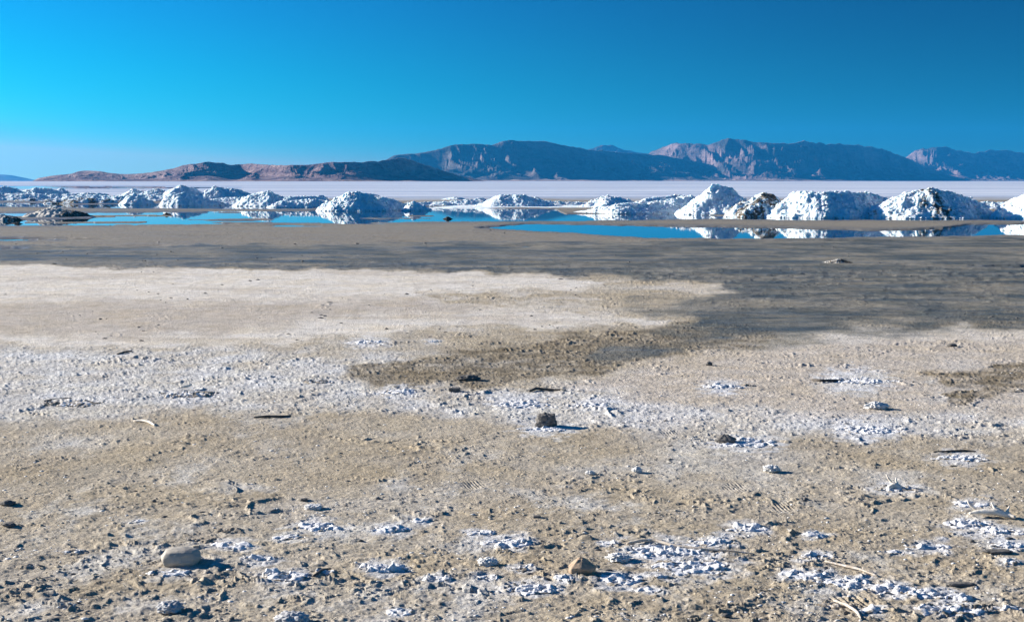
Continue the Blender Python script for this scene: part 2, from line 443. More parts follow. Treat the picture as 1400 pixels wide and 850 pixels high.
CR = [
 (437,721,74,11,'jagged white crust clump at the lower left with a dark shaded right end',.10),
 (394,733,48,8,'low crust clump trailing left of the jagged clump, with a dark lip',.15),
 (313,726,48,6,'brown muddy clod cluster up and left of the white crusts',.8),
 (280,738,44,5,'thin muddy clod row left of the brown clod cluster',.85),
 (318,746,62,8,'white crust clump up and right of the rounded tan stone',.12),
 (357,764,54,9,'white crust clump in the chain right of the rounded stone, middle one',.12),
 (392,787,70,12,'broad broken crust clump, lowest of the chain right of the rounded stone',.18),
 (233,785,66,6,'flat salt crust round the foot of the rounded tan stone',.3),
 (449,782,40,7,'small muddy crust at the right tip of the lowest chain clump',.6),
 (538,722,56,11,'bright crust clump with a black shaded right half at lower centre left',.06),
 (577,711,26,7,'small crust knob just up and right of the black shaded clump',.12),
 (655,728,48,8,'upper crust clump of the pair left of the lower centre',.08),
 (692,742,76,10,'long crust clump, lower of the pair left of the lower centre',.10),
 (527,776,70,15,'tall peaked white crust clump with long shadow at lower centre left',.06),
 (598,790,46,11,'white crust clump beside the peaked clump, on its right',.12),
 (713,776,40,8,'small crust clump between the white stone and the orange-brown stone',.15),
 (667,788,36,7,'small crust clump right below the left white stone',.2),
 (730,804,74,9,'crust clump with a straight dark front edge left below the orange-brown stone',.12),
 (774,792,30,6,'white crust patch touching the left of the orange-brown stone',.05),
 (848,793,80,8,'low white crust under the shadow of the orange-brown stone',.15),
 (885,806,38,7,'small white crust below the shadow of the orange-brown stone',.1),
 (906,789,28,8,'dark backed crust lump right of the orange-brown stone',.3),
 (833,741,30,6,'small white crust above the right white stone',.15),
 (915,752,120,9,'long white crust band along the pale root',.06),
 (950,774,118,9,'long white crust band in front of the pale root',.10),
 (1020,722,62,10,'white crust clump with a dark back, above the right end of the pale root',.08),
 (975,742,70,8,'low white crust between the pale root and the clump above it',.15),
 (1113,731,40,10,'compact crust lump with a black right side right of the lower centre',.05),
 (1112,760,46,9,'crust lump directly below the compact black-sided lump',.08),
 (1272,747,64,10,'spiky white crust clump left of the bleached branch crusts',.08),
 (1322,716,70,12,'ribbed white crust under the left end of the bleached branch',.04),
 (1368,727,70,12,'deep shaded crust under the right end of the bleached branch',.08),
 (1384,746,60,9,'white crust at the right edge below the bleached branch',.1),
 (1100,786,80,9,'left end of the long crust band at the lower right',.1),
 (1158,796,80,10,'bright middle of the long crust band at the lower right',.05),
 (1222,804,76,10,'crust clump continuing the long band to the right',.15),
 (1270,808,70,10,'crust clump below the long dark shadow shape',.1),
 (1304,816,56,10,'toothed crust clump at the right end of the long band',.15),
 (1300,834,90,9,'broad muddy crust near the bottom right corner',.3),
 (1192,836,52,10,'crust clump against the ribbed mud print at the bottom right',.15),
 (1150,826,60,9,'dark ribbed mud ridge at the bottom right',.8),
 (1370,832,70,9,'muddy crust in the bottom right corner',.5),
 (1221,754,30,5,'small crust left of the spiky crust clump',.3),
 (1380,771,34,6,'little white crust at the right edge below the dark shadow shape',.2),
 (505,469,56,6,'low crusty mound with a dark right tail on the pale left flat',.12),
 (591,467,24,4,'little crust speck right of the low crusty mound',.2),
 (986,530,58,7,'white tilted crust plate on the right flat',.03),
 (1025,528,24,5,'dark crust chip beside the white tilted plate',.6),
 (262,541,80,9,'dark crust hummock holding the pale twig, upper left',.45),
 (100,553,80,5,'thin dark edged crust line at the left',.5),
 (372,788,20,4,'crust crumb inside the lower left chain',.3),
 (545,537,60,5,'low blue-white crust at the tip of the brown mud tongue',.1),
 (435,524,50,5,'small dark-topped crust at the left tip of the brown mud tongue',.6),
 (1170,521,100,5,'thin white crust strip along the long dark stick',.03),
 (1185,588,90,6,'white crust strip up and left of the thin straight stick',.03),
 (1020,605,90,6,'blue-white crust right of the dark wedge rock',.05),
 (747,586,70,4,'white salt halo round the dark knobbly rock',.0),
 (710,553,80,5,'white crust row below the curved dark driftwood',.03),
 (1312,626,70,6,'crust lumps below the thin straight stick',.15),
 (1225,668,60,7,'salt caked base of the spiky stub',.2),
 (810,555,60,4,'flat crust right of the white crust row',.1),
 (1330,690,60,5,'faint white crust above the bleached branch',.2),
 (40,775,40,7,'dark muddy clod at the lower left edge',.8),
 (95,755,44,5,'small brown crust left of the rounded stone, by the edge',.5),
 (190,713,24,4,'small pale crust crumb above the rounded stone',.3),
 (545,835,40,4,'pale flat crust flake at the bottom left of centre',.1),
]

from concurrent.futures import ThreadPoolExecutor
POOL = ThreadPoolExecutor(4)
def ground_eval(x, y, sx=None):
    if x.size < 4000: return _ground_eval(x, y, sx)
    n = min(16, x.shape[0]); xs = np.array_split(x, n); ys = np.array_split(y, n)
    ss = np.array_split(sx, n) if sx is not None else [None]*n
    res = list(POOL.map(lambda a: _ground_eval(*a), zip(xs, ys, ss)))
    return tuple(np.concatenate([r[i] for r in res], axis=0) for i in range(6))
# polar grid: fine where the shore is seen close, wide and coarse out to the horizon and behind
RF = FPX*1024/1400
rows = [.6, 1.5, 2.5, 3.3]
yv = 640.0
while True:
    d = CAMH*RF/(yv-181.0)
    rows.append(d)
    yv -= .68 if yv > 240 else .36
    if yv < 187: break
r_ = rows[-1]
while r_ < 22500: r_ *= 1.12; rows.append(r_)
rows = np.array(rows)
half = radians(27.5)
dense = np.linspace(-half, half, 1600)
back = np.linspace(half, 2*pi-half, 40)[1:-1]
th = np.concatenate([dense, back])
R_, T_ = np.meshgrid(rows, th, indexing='ij')
GX, GY = R_*np.sin(T_), R_*np.cos(T_)
spac = R_*(2*half/1600)*1.2
hh, AA, wet, salt, far, near = ground_eval(GX, GY, spac)
hh = np.where(T_ > half+1e-6, hh*0+0.0, hh)
V = np.stack([GX, GY, hh], -1).reshape(-1, 3)
ctr = len(V)
V = np.vstack([V, [[0, 0, 0]]])
F = gridF(len(rows), len(th), wrap=True)[:, ::-1]
at = {'albedo': np.vstack([AA.reshape(-1, 3), [[.4, .36, .3]]]), 'wet': np.append(wet.ravel(), 0), 'salt': np.append(salt.ravel(), 0),
      'far': np.append(far.ravel(), 0), 'near': np.append(near.ravel(), 1)}
M_GROUND = mat_ground()
# salt dust lying round every crust and white stone
gpx, gpy = to_px(GX, np.maximum(GY, .5)); al = at['albedo'][:-1].reshape(GX.shape+(3,)); sl = at['salt'][:-1].reshape(GX.shape)
for px, py, wd, ht, lab, mk in CR:
    if mk > .45: continue
    m = (np.abs(gpx-px) < wd*1.1) & (np.abs(gpy-py) < wd*.40) & (GY > .5)
    if not m.any(): continue
    d = np.sqrt(((gpx[m]-px)/(wd*.62))**2+((gpy[m]-py)/(wd*.20))**2)
    q = sst(1.15, .45, d+fbm(GX[m]*9, GY[m]*9, 4, 5)*.9)*(.85-mk)
    al[m] = al[m]*(1-q[:, None])+np.array((.66, .67, .70))*q[:, None]
    sl[m] = np.maximum(sl[m], q)
g = mesh_np('ground', V, F, at, M_GROUND)
tag(g, kind='structure')

def gz(x, y):
    a = ground_eval(np.array([[x]], float), np.array([[y]], float))
    return float(a[0][0, 0])

# water: one level sheet, the pools are where the shore lies below it
wr = np.array([15, 30, 60, 120, 300, 1000, 2500.]); wt = np.linspace(-radians(40), radians(40), 40)
WR, WT = np.meshgrid(wr, wt, indexing='ij')
water = mesh_np('water', np.stack([WR*np.sin(WT), WR*np.cos(WT), np.full(WR.shape, WATER_Z)], -1).reshape(-1, 3), gridF(len(wr), len(wt))[:, ::-1], None, mat_water())
tag(water, kind='structure')

# ------------------------------------------------------------------ mountains
def interp(pts, x):
    p = np.array(pts, float); return np.interp(x, p[:, 0], p[:, 1])
def mountains(name, sky_pts, R, front, back, seed, mat, apron=0.0, nx=900, nr=190, carve=.75, valley=420.0, finec=.13, offs=((0, 0),)):
    """skyline in view coordinates at a distance R; offs: how far the crest steps back along it"""
    x0, x1 = sky_pts[0][0], sky_pts[-1][0]
    px = np.linspace(x0, x1, nx); t = (px-CX)/FPX
    off = interp(offs, px)
    kk = np.exp(-.5*((np.arange(-40, 41))/16.0)**2); kk /= kk.sum()
    off = np.convolve(np.pad(off, 40, mode='edge'), kk, 'valid')
    sk = interp(sky_pts, px); k2 = np.array([1, 2, 3, 4, 3, 2, 1])/16.0
    sk = np.convolve(np.pad(sk, 3, mode='edge'), k2, 'valid')
    u = np.linspace(-1, 1, nr)
    U, T = np.meshgrid(u, t, indexing='ij')
    Rc = R + off[None, :]*np.ones_like(U)
    D = Rc + np.where(U < 0, U*(front+apron), U*back)
    X, Y = T*D, D
    Hc = np.maximum((HY+.6-sk)[None, :]/FPX*Rc, 1.0)
    q = 1/valley
    wx_ = X + fbm(X*q*.35, Y*q*.35, 3, seed)*valley*1.0; wy_ = Y + fbm(X*q*.35+7, Y*q*.35, 3, seed+3)*valley*1.6
    fa = apron/(front+apron+1e-9)
    v = np.where(U < 0, 1+U, 1-U)
    body = np.clip((v-np.where(U < 0, fa, 0))/(1-np.where(U < 0, fa, 0)), 0, 1)
    prof = body**1.05*.95 + .05*np.clip(v/.3, 0, 1)
    rg = ridged(wx_*q*.8+wy_*q*.3, wy_*q*.55-wx_*q*.15, 7, seed+10, .56)
    rg = np.clip((rg-.15)/.6, 0, 1)
    big = sst(-.35, .45, fbm(wx_*q*.16, wy_*q*.10, 3, seed+20))
    rg = rg*.8+.2*big
    cv = carve*np.clip((1-body)*4.0, 0, 1)*(1-np.clip(rg*1.15, 0, 1)*(.5+.5*big))
    rg3 = ridged(wx_*q*3.1+wy_*q*.6, wy_*q*1.5, 5, seed+12, .6)
    cv = cv + (1-cv)*finec*np.clip((1-body)*6, 0, 1)*(1-np.clip(rg3*1.4, 0, 1))
    h = Hc*prof*(1-cv) + Hc*fbm(wx_*q*1.4, wy_*q*1.4, 5, seed+30)*.07*np.clip(body*3, 0, 1)
    h = h + Hc*fbm(X*q*.6, Y*q*.6, 4, seed+31)*.03*np.clip(body*3, 0, 1)
    V = np.stack([X, Y, h-1.0], -1).reshape(-1, 3)
    ap = sst(.14, .03, body)*sst(-.15, .2, fbm(X*q*.35, Y*q*.3, 4, seed+50))
    o = mesh_np(name, V, gridF(nr, nx), {'apron': ap.ravel()}, mat)
    tag(o, kind='structure')
    return o
H_A = mat_hill('blue_range_mat', (.24, .19, .185), (.035, .045, .045), .62, .0016)
H_B = mat_hill('brown_range_mat', (.36, .25, .25), (.06, .06, .065), .30, .0016)
H_L = mat_hill('low_hills_mat', (.60, .44, .41), (.15, .10, .13), .34, .0060)
mountains('mountain_range', [(500,248),(515,226),(540,213),(565,209),(590,207),(606,203),(620,199),(650,196),(672,199),(688,193),(703,190),(720,192),(745,192),(757,195),(770,198),(800,203),(850,209),(900,212),(930,217),(980,228),(1040,240),(1085,248)], 11000, 1500, 1500, 11, H_A, 900, valley=300, offs=((500,0),(700,500),(800,1500),(1085,3600)))
mountains('mountain_range', [(860,248),(880,214),(892,206),(905,201),(925,195),(955,196),(966,198),(985,190),(1005,188),(1025,192),(1050,195),(1075,197),(1085,194),(1095,192.5),(1112,194),(1130,197),(1150,197),(1190,200),(1208,205),(1225,212),(1260,227),(1300,241),(1330,248)], 14500, 1700, 1500, 75, H_B, 1200, valley=300, offs=((860,800),(925,0),(1060,-300),(1110,200),(1200,1800),(1330,4200)))
mountains('mountain_range', [(760,248),(780,214),(800,206),(815,200),(825,199),(835,200),(850,204),(875,209),(900,214),(930,248)], 18500, 1500, 1500, 33, H_B, nx=300, valley=300)
mountains('mountain_range', [(1170,248),(1200,230),(1235,216),(1248,207),(1258,203),(1270,201),(1285,201),(1300,204),(1330,209),(1350,206),(1368,205),(1400,209),(1460,203),(1560,212),(1700,205),(1800,248)], 19500, 1900, 1500, 45, H_B, 800, valley=300, offs=((1170,0),(1290,-300),(1500,2200),(1800,3000)))
mountains('hills', [(46,248),(56,243),(75,240),(100,237.5),(110,234),(125,233),(140,234),(152,236),(175,238),(200,236.5),(225,233),(240,230),(252,226),(270,224),(287,220.5),(305,222),(318,225),(345,223),(380,226),(420,225),(450,222),(480,221),(520,220),(533,218),(545,215),(556,216),(566,219),(578,224),(600,231),(625,239),(665,248)], 5500, 420, 420, 59, H_L, 300, carve=.55, finec=.10, valley=115, nx=1300, offs=((46,300),(150,0),(280,0),(330,250),(390,-50),(470,0),(665,1000)))
mountains('mountain_range', [(-420,248),(-300,232),(-150,236),(-40,238),(5,239),(20,240),(38,244),(60,248)], 22500, 2000, 1500, 67, H_A, nx=300, valley=900)

# ------------------------------------------------------------------ salt mounds
M_SALT = mat_salt(sc=9, base=(.80, .90, .96))
for n_ in M_SALT.node_tree.nodes:
    if n_.type == 'BSDF_PRINCIPLED':
        n_.inputs['Subsurface Weight'].default_value = .40; n_.inputs['Subsurface Radius'].default_value = (.45, .85, 1.0); n_.inputs['Subsurface Scale'].default_value = .16
def chunk(V, F, c, s, seed, sq=.7):
    """small rough lump appended to vertex and face lists"""
    r0 = random.Random(seed)
    n = 6; base = len(V)
    pts = [(0, 0, 1)] + [(cos(a*pi/3+r0.random()*.5), sin(a*pi/3+r0.random()*.5), .25) for a in range(n)] + [(1.1*cos(a*pi/3+.4), 1.1*sin(a*pi/3+.4), -.6) for a in range(n)]
    for p in pts:
        k = s*(.75+.5*r0.random()); V.append((c[0]+p[0]*k, c[1]+p[1]*k, c[2]+p[2]*k*sq))
    for a in range(n):
        b = (a+1) % n
        F.append((base, base+1+a, base+1+b, base+1+b)); F.append((base+1+a, base+1+n+a, base+1+n+b, base+1+b))

def salt_mound(crest, base_y, label, seed, slope=.8, mudk=.05, mudx=None, lump=1.0, group='salt mounds along the water'):
    """crest: (view x, view y of the top, metres behind the crest line); base_y: view y of the near foot"""
    D0 = CAMH*FPX/(base_y-HY)/CP
    hmax = max(Z_at(c[1], D0) for c in crest)
    Dc = D0 + hmax/slope
    pts = []
    for px, ty, off in crest:
        D = Dc+off; pts.append((X_at(px, D), D, max(.03, Z_at(ty, D))))
    P3 = []
    for a, b in zip(pts[:-1], pts[1:]):
        L = math.hypot(b[0]-a[0], b[1]-a[1]); n = max(2, int(L/.12))
        for i in range(n):
            t = i/n; P3.append([a[j]+(b[j]-a[j])*t for j in range(3)])
    P3.append(list(pts[-1])); P3 = np.array(P3)
    x0 = P3[:, 0].min()-hmax/slope-.25; x1 = P3[:, 0].max()+hmax/slope+.25
    y0 = P3[:, 1].min()-hmax/slope-.25; y1 = P3[:, 1].max()+hmax/slope+.25
    st = .034*max(1, D0/75)
    gx = np.arange(x0, x1, st); gy = np.arange(y0, y1, st*1.2)
    Xg, Yg = np.meshgrid(gx, gy, indexing='xy')
    wx = Xg+fbm(Xg*.9, Yg*.9, 3, seed)*.45; wy = Yg+fbm(Xg*.9+5, Yg*.9, 3, seed+1)*.45
    h = np.full(Xg.shape, -9.0)
    for p in P3: h = np.maximum(h, p[2] - slope*(np.sqrt((wx-p[0])**2+(wy-p[1])**2+.02)-.14))
    env = np.clip(h/.25, 0, 1)
    f1, f2, idv = worley(Xg*3.1, Yg*3.1, seed); h = h + (.5-f1)*.085*lump*env*(.4+idv)
    f1, f2, idv = worley(Xg*7.3, Yg*7.3, seed+2); h = h + (.5-f1)*.065*lump*env*(.3+idv)
    f1, f2, idv = worley(Xg*16, Yg*16, seed+4); h = h + (.5-f1)*.040*lump*env
    h = h + fbm(Xg*.8+Yg*.3, Yg*.5, 3, seed+6)*.14*lump*env
    h = np.where(h < .0, -.06, h)
    jx = fbm(Xg*6, Yg*6, 2, seed+8)*.07*env; jy = fbm(Xg*6+4, Yg*6, 2, seed+9)*.07*env
    mud = np.clip(mudk + .5*mudk*fbm(Xg*1.5, Yg*1.5, 3, seed+12)*4, 0, 1)
    mud = np.maximum(mud, sst(.16, .0, h)*.35)
    if mudx:
        for (mpx, mw, mk) in mudx:
            mx = X_at(mpx, Dc); mud = np.maximum(mud, .50*mk*np.exp(-((Xg-mx+ (Yg-Dc)*.25)/(mw/FPX*Dc))**2)*(.7+.8*fbm(Xg*2, Yg*2, 3, seed+14)))
    V = np.stack([Xg+jx, Yg+jy, h], -1).reshape(-1, 3); F = gridF(len(gy), len(gx))
    keep = (h.ravel()[F] > -.05).any(axis=1); F = F[keep]
    used = np.unique(F); mp = -np.ones(len(V), int); mp[used] = np.arange(len(used)); 
    hv = h.ravel()
    cand = np.flatnonzero(hv > .04); r0 = random.Random(seed)
    VL, FL, ml = [], [], []
    nck = int(len(cand)*st*st*1.2*16*lump)
    mv = mud.ravel()
    for q in range(nck):
        i = cand[r0.randrange(len(cand))]; v = V[i]; s = r0.choice((.02, .03, .03, .04, .05, .08))*(1 if lump >= .8 else .8)
        chunk(VL, FL, (v[0], v[1], v[2]+s*.15), s, seed*1000+q)
        ml += [mv[i]]*13
    # broken chunks round the foot
    foot = np.flatnonzero((hv > -.05) & (hv < .08))
    for q in range(int(len(foot)*.02)):
        i = foot[r0.randrange(len(foot))]; v = V[i]; s = r0.choice((.03, .05, .07))
        chunk(VL, FL, (v[0]+r0.uniform(-.2, .2), v[1]+r0.uniform(-.3, .1), .0+s*.2), s, seed*3000+q); ml += [.25]*13
    Vu = V[used]; F = mp[F]
    if VL:
        FL = np.array(FL)+len(Vu); Vu = np.vstack([Vu, np.array(VL)]); mu = np.append(mv[used], ml)
        # lumps mix quads and triangles: keep triangles as degenerate-free by splitting
        quads = FL[FL[:, 2] != FL[:, 3]]; tris = FL[FL[:, 2] == FL[:, 3]][:, :3]
        allT = np.vstack([F[:, :3], F[:, [0, 2, 3]], quads[:, :3], quads[:, [0, 2, 3]], tris])
    else:
        mu = mv[used]; allT = np.vstack([F[:, :3], F[:, [0, 2, 3]]])
    org = np.array([float(P3[:, 0].mean()), float(P3[:, 1].mean()), 0.0])
    o = mesh_np('salt_mound', Vu-org, allT, {'mud': mu}, M_SALT, smooth=True)
    o.location = org
    tag(o, label, 'salt mound', group)
    return o
K = salt_mound
K([(962,262,0),(975,253.5,0),(990,256,.2)], 293, 'tall clean white conical salt mound, highest of the right-hand row', 201, .86, mudk=.02)
K([(1018,274,-.3),(1040,265,0),(1052,265,.4)], 296, 'brown speckled salt mound just right of the tallest white mound', 202, .85, mudk=.55, mudx=[(1046,20,1.7)])
K([(1085,264,.8),(1110,262.5,0),(1128,263,-.1),(1160,262,.9),(1188,264,2.2)], 297.5, 'long flat-topped salt mound with its right half in blue shade', 203, .82, mudk=.08, mudx=[(1118,25,.3)])
K([(1210,272,.2),(1232,262,0),(1264,258.5,-.2),(1285,262,.3),(1310,266,.9),(1340,282,1.8)], 298, 'largest salt mound with a black muddy stain down its middle', 204, .80, mudk=.22, mudx=[(1256,22,1.8),(1288,16,.9)])
K([(1385,270,.6),(1410,263,0),(1450,262,0),(1490,268,.6)], 298.5, 'white salt mound cut off by the right edge of the photo', 205, .8, mudk=.12)
K([(1330,276,8),(1370,277,8)], 290, 'low white salt ridge behind the two right-most mounds', 206, .6, mudk=.03, lump=.7)
K([(790,289,1.5),(820,284,.6),(850,279,0),(880,277,.4),(905,275,1.0),(925,270,1.6),(945,268,2.6)], 292, 'long low salt ridge rising towards the tallest white mound', 207, .55, mudk=.08, lump=.9)
K([(880,271,0),(905,269,1),(925,267,2)], 283, 'low white salt bank behind the long ridge left of the tallest mound', 208, .5, mudk=.02, lump=.8)
K([(820,270,0),(832,268,0),(845,270,.4)], 284, 'small white salt hump between the middle mound and the long ridge', 209, .5, mudk=.02, lump=.8)
K([(674,270,.3),(690,266,0),(706,266.5,0),(722,269,1),(745,274,2.5)], 283, 'broad low white salt mound in the middle of the shoreline', 210, .5, mudk=.02, lump=.9)
K([(745,275,0),(790,276,.5),(815,277,1)], 281, 'thin tail of salt trailing right of the middle mound', 211, .4, mudk=.25, lump=.7)
K([(600,276,0),(630,274,.3),(660,271,1.2)], 281, 'low crumbly salt ridge left of the middle mound', 212, .4, mudk=.04, lump=.7)
K([(462,270,0.09),(478,262,0.00),(492,262,0.14),(508,266,0.59)], 288, 'white twin-peaked salt mound at the left of centre', 213, .78, mudk=.04)
K([(508,270,0.18),(526,271,0.35),(542,275,0.62),(556,279,0.8)], 287, 'blue shaded salt mound joined to the twin-peaked mound', 214, .75, mudk=.06)
K([(556,281,0.00),(566,275,0.14),(578,281,0.54)], 287.5, 'small salt heap at the right foot of the blue shaded mound', 215, .75, mudk=.06)
K([(495,264,9.00),(515,266,10.00)], 281, 'salt bank peeping over the blue shaded mound', 216, .6, mudk=.08, lump=.8)
K([(398,269,0.00),(420,268,0.72),(440,267,1.44)], 281.5, 'long shaded salt ridge with a white crest left of the twin-peaked mound', 217, .75, mudk=.03)
K([(335,272,0.14),(352,265,0.05),(368,261.5,0.00),(378,265,0.27)], 281.5, 'bright white salt mound with a rounded top between two shaded ridges', 218, .62, mudk=.04)
K([(236,270,0.09),(250,264,0.00),(265,266,0.54),(285,271,1.08),(305,276,1.62)], 281, 'salt mound with a dark blue shaded front at the near waterline on the left', 219, .78, mudk=.15, mudx=[(305,14,0.36)])
K([(240,258,0.00),(252,252.5,0.00),(264,256,0.36),(275,261,0.90)], 272, 'pointed white salt mound standing behind the dark blue fronted mound', 220, .65, mudk=.02)
K([(288,260,0.00),(297,255,0.05),(312,257,0.81),(330,259,1.44)], 272, 'salt mound white on its left and blue on its right, behind the rounded white one', 221, .65, mudk=.02)
K([(205,261,0.00),(220,258,0.27),(232,262,0.81)], 272, 'small salt mound left of the pointed white mound', 222, .5, mudk=.02)
K([(178,262,0.00),(188,258.5,0.14),(200,262,0.63)], 271.5, 'small white salt mound, second left of the pointed mound', 223, .5, mudk=.02)
K([(180,272,0.00),(189,265.5,0.00),(198,273,0.45),(212,275,0.90)], 279.5, 'small near salt heap with a white cone top at the left waterline', 224, .7, mudk=.15)
K([(78,274,0.00),(110,271,0.18),(135,271,0.36),(160,275,0.68)], 278, 'low salt bank mixed with dark mud at the left waterline', 225, .5, mudk=.5, lump=.8)
K([(30,273,0.00),(50,271.5,0.14),(75,272,0.36)], 275, 'thin dark-edged salt shelf in front of the far left ridge', 226, .4, mudk=.5, lump=.6)
K([(96,265,0.45),(130,264,1.12),(150,266,1.57)], 272, 'low blue salt ridge between the far left mounds', 227, .5, mudk=.02, lump=.8)
K([(80,260,0.00),(88,256.5,0.00),(96,261,0.36)], 270.5, 'small knob of white salt on the far left ridge', 228, .7, mudk=.02)
K([(40,260,0.45),(55,256.5,0.45),(70,258,0.90),(84,262,1.44)], 271, 'far left blue salt ridge, right section', 229, .6, mudk=.02)
K([(-30,258,0.00),(-5,256,0.00),(10,255,0.14),(24,258,0.90),(34,262,1.35)], 271.5, 'blue salt ridge cut off by the left edge of the photo', 230, .6, mudk=.02)
K([(612,270.5,0.00),(622,269.2,0.00),(632,270.5,0.14)], 273, 'tiny distant white salt hump on the far flat', 231, .3, mudk=.02, lump=.6)

K([(100,268,0),(130,266.5,.3),(165,268,.2),(205,267,.5),(235,268,.2)], 275, 'long low white salt bank linking the left mounds', 232, .5, mudk=.02, lump=.9)
K([(-40,266,0),(0,264,.2),(40,265,.2),(85,266,.4)], 274.5, 'low white salt bank before the ridge at the left edge', 233, .5, mudk=.03, lump=.9)
K([(560,277,0),(585,276,.2),(612,277,.3)], 281.5, 'low salt bank linking the blue shaded mound to the crumbly ridge', 234, .4, mudk=.04, lump=.8)
K([(385,275,0),(420,273,.2),(450,274,.2)], 283, 'low white salt bank in front of the long shaded ridge', 236, .5, mudk=.03, lump=.9)
K([(300,272,0),(325,270,.2),(345,272,.2)], 280, 'low white salt saddle left of the rounded white mound', 235, .5, mudk=.03, lump=.9)
# flat salt shelf between the mid mounds and the water
def salt_shelf():
    D0 = CAMH*FPX/(284-HY); D1 = CAMH*FPX/(279-HY)
    gx = np.linspace(X_at(560, D0), X_at(960, D1), 380); gy = np.linspace(D0-2, D1+8, 90)
    Xg, Yg = np.meshgrid(gx, gy)
    e = np.minimum(sst(gx[0], gx[0]+3, Xg), sst(gx[-1], gx[-1]-3, Xg))
    front = D0+.5+fbm(Xg*.25, Xg*0+3, 4, 5)*3
    m = np.minimum(sst(-.6, .8, Yg-front), sst(0, 3, gy[-1]-Yg))*e
    h = m*.09 - .07 + fbm(Xg*1.3, Yg*1.3, 4, 9)*.03*m
    o = mesh_np('salt_shelf', np.stack([Xg, Yg, h], -1).reshape(-1, 3), gridF(90, 380), {'mud': np.full(Xg.size, .08)}, M_SALT)
    tag(o, 'flat white salt shelf at the water edge below the middle mound', 'salt shelf')
salt_shelf()

# dark mud and salt heap on the sand bar at the left
M_MUDHEAP = mat_salt('mud_heap_mat', (.09, .075, .06), (.66, .62, .56), 10, .02)
def mud_heap(px, py, wpx, hpx, label, seed, mk=.4):
    x, y = G(px, py); k = y/FPX; a = wpx*k/2; hgt = hpx*k; b = max(a*.8, .1)
    n = 90; u = np.linspace(-1.15, 1.15, n); U, W = np.meshgrid(u, u)
    d = np.sqrt(U*U+W*W) + fbm(U*2+seed, W*2, 3, seed)*.35
    h = np.clip(1-d, 0, 1)**.9*hgt*1.15
    env = np.clip(h/(hgt*.2), 0, 1)
    f1, _, idv = worley(U*7, W*7, seed); h = h+(.5-f1)*hgt*.28*env
    f1, _, idv = worley(U*16, W*16, seed+1); h = h+(.5-f1)*hgt*.14*env
    h = np.where(h <= 0, -.06, h)
    mud = mk + .7*sst(-.1, .5, U) + .4*fbm(U*3, W*3, 3, seed+3)  # darker towards the right of every heap, plus random mottling
    o = mesh_np('mud_heap', np.stack([U*a, W*b, h-.01], -1).reshape(-1, 3), gridF(n, n), {'mud': np.clip(mud, 0, 1).ravel()}, M_MUDHEAP)
    o.location = (x, y, max(gz(x, y), WATER_Z)); tag(o, label, 'mud heap', 'mud heaps standing in the wet flats'); return o
mud_heap(78, 296, 92, 11, 'low mud and salt heap on the sand bar at the left waterline', 1, .0)
mud_heap(5, 300, 56, 7, 'small mud heap cut off by the left edge of the photo', 2, .0)
mud_heap(228, 293, 12, 3.0, 'tiny dark mud lump in the left pool', 3, .9)
mud_heap(612, 298.5, 14, 3.2, 'tiny dark mud lump in the blue water at the centre', 4, .9)
mud_heap(832, 276.5, 34, 3, 'dark mud bank below the small salt hump', 5, .95)
mud_heap(24, 305, 14, 2.4, 'tiny dark mud lump in front of the left mud heaps', 6, .9)
mud_heap(1146, 359, 40, 5, 'dark gravelly mud patch on the grey flat at the right', 7, .5)

# ------------------------------------------------------------------ foreground stones and modelled shadow shapes
from mathutils import noise as mnoise
import bmesh
def stone(name, px, py, wpx, hratio, dratio, label, mat, seed, cat='stone', boxy=0.0, peak=None, rough=.10, rz=0, sink=.18, group=None, freq=1.6):
    x, y = G(px, py); dist = math.hypot(y, CAMH); a = wpx/FPX*dist/2
    bm = bmesh.new(); bmesh.ops.create_icosphere(bm, subdivisions=5, radius=1)
    so_ = Vector((seed*3.7, seed*1.3, 0))
    for v in bm.verts:
        p = v.co.copy()
        if boxy:
            m = max(abs(p.x), abs(p.y), abs(p.z)); p = p.lerp(p/m*.85, boxy)
        q = p*(1+rough*mnoise.fractal(p*freq+so_, 1.0, 2.0, 5))
        if peak:
            t = max(0, q.z); q.z = q.z*(1-t*.1); s = 1-peak*t; q.x = q.x*s - t*.12*peak; q.y *= s
        c = mnoise.cell(p*2.3+so_)*.05*boxy
        q *= 1+c
        v.co = Vector((q.x*a, q.y*a*dratio, (q.z+1-sink*2)*a*hratio))
    me = bpy.data.meshes.new(name); bm.to_mesh(me); bm.free()
    for p in me.polygons: p.use_smooth = True
    me.materials.append(mat)
    o = bpy.data.objects.new(name, me); COL.objects.link(o)
    o.location = (x, y+a*dratio, gz(x, y+a*dratio)); o.rotation_euler = (0, 0, rz)
    tag(o, label, cat, group); return o
M_TANS = mat_rock('tan_stone_mat', (.33, .295, .25), (.46, .42, .36), 22, .002, .7)
M_DARK = mat_rock('dark_stone_and_shadow_mat', (.10, .095, .09), (.20, .185, .17), 30, .005)  # dark stones and crumbs, also the thin shapes standing for shadows
M_BRN = mat_rock('brown_stone_mat', (.36, .25, .17), (.46, .34, .24), 26, .004)
M_WHT = mat_rock('white_stone_mat', (.60, .59, .57), (.74, .73, .72), 28, .004)
M_GRY = mat_rock('grey_stone_mat', (.36, .36, .37), (.52, .52, .53), 26, .006)
st_g = 'stones lying on the salt flat'
stone('stone', 243, 776, 56, .50, .8, 'smooth rounded tan stone casting a long shadow at the lower left', M_TANS, 1, rough=.06, boxy=.30, group=st_g)
stone('stone', 747, 584, 30, .75, .8, 'dark knobbly rock on a white salt patch at the centre', M_DARK, 2, rough=.30, boxy=.3, group=st_g)
stone('stone', 797, 789, 40, .72, .8, 'orange-brown pointed stone with a peaked top near the bottom centre', M_BRN, 3, rough=.12, boxy=.5, peak=.85, group=st_g)
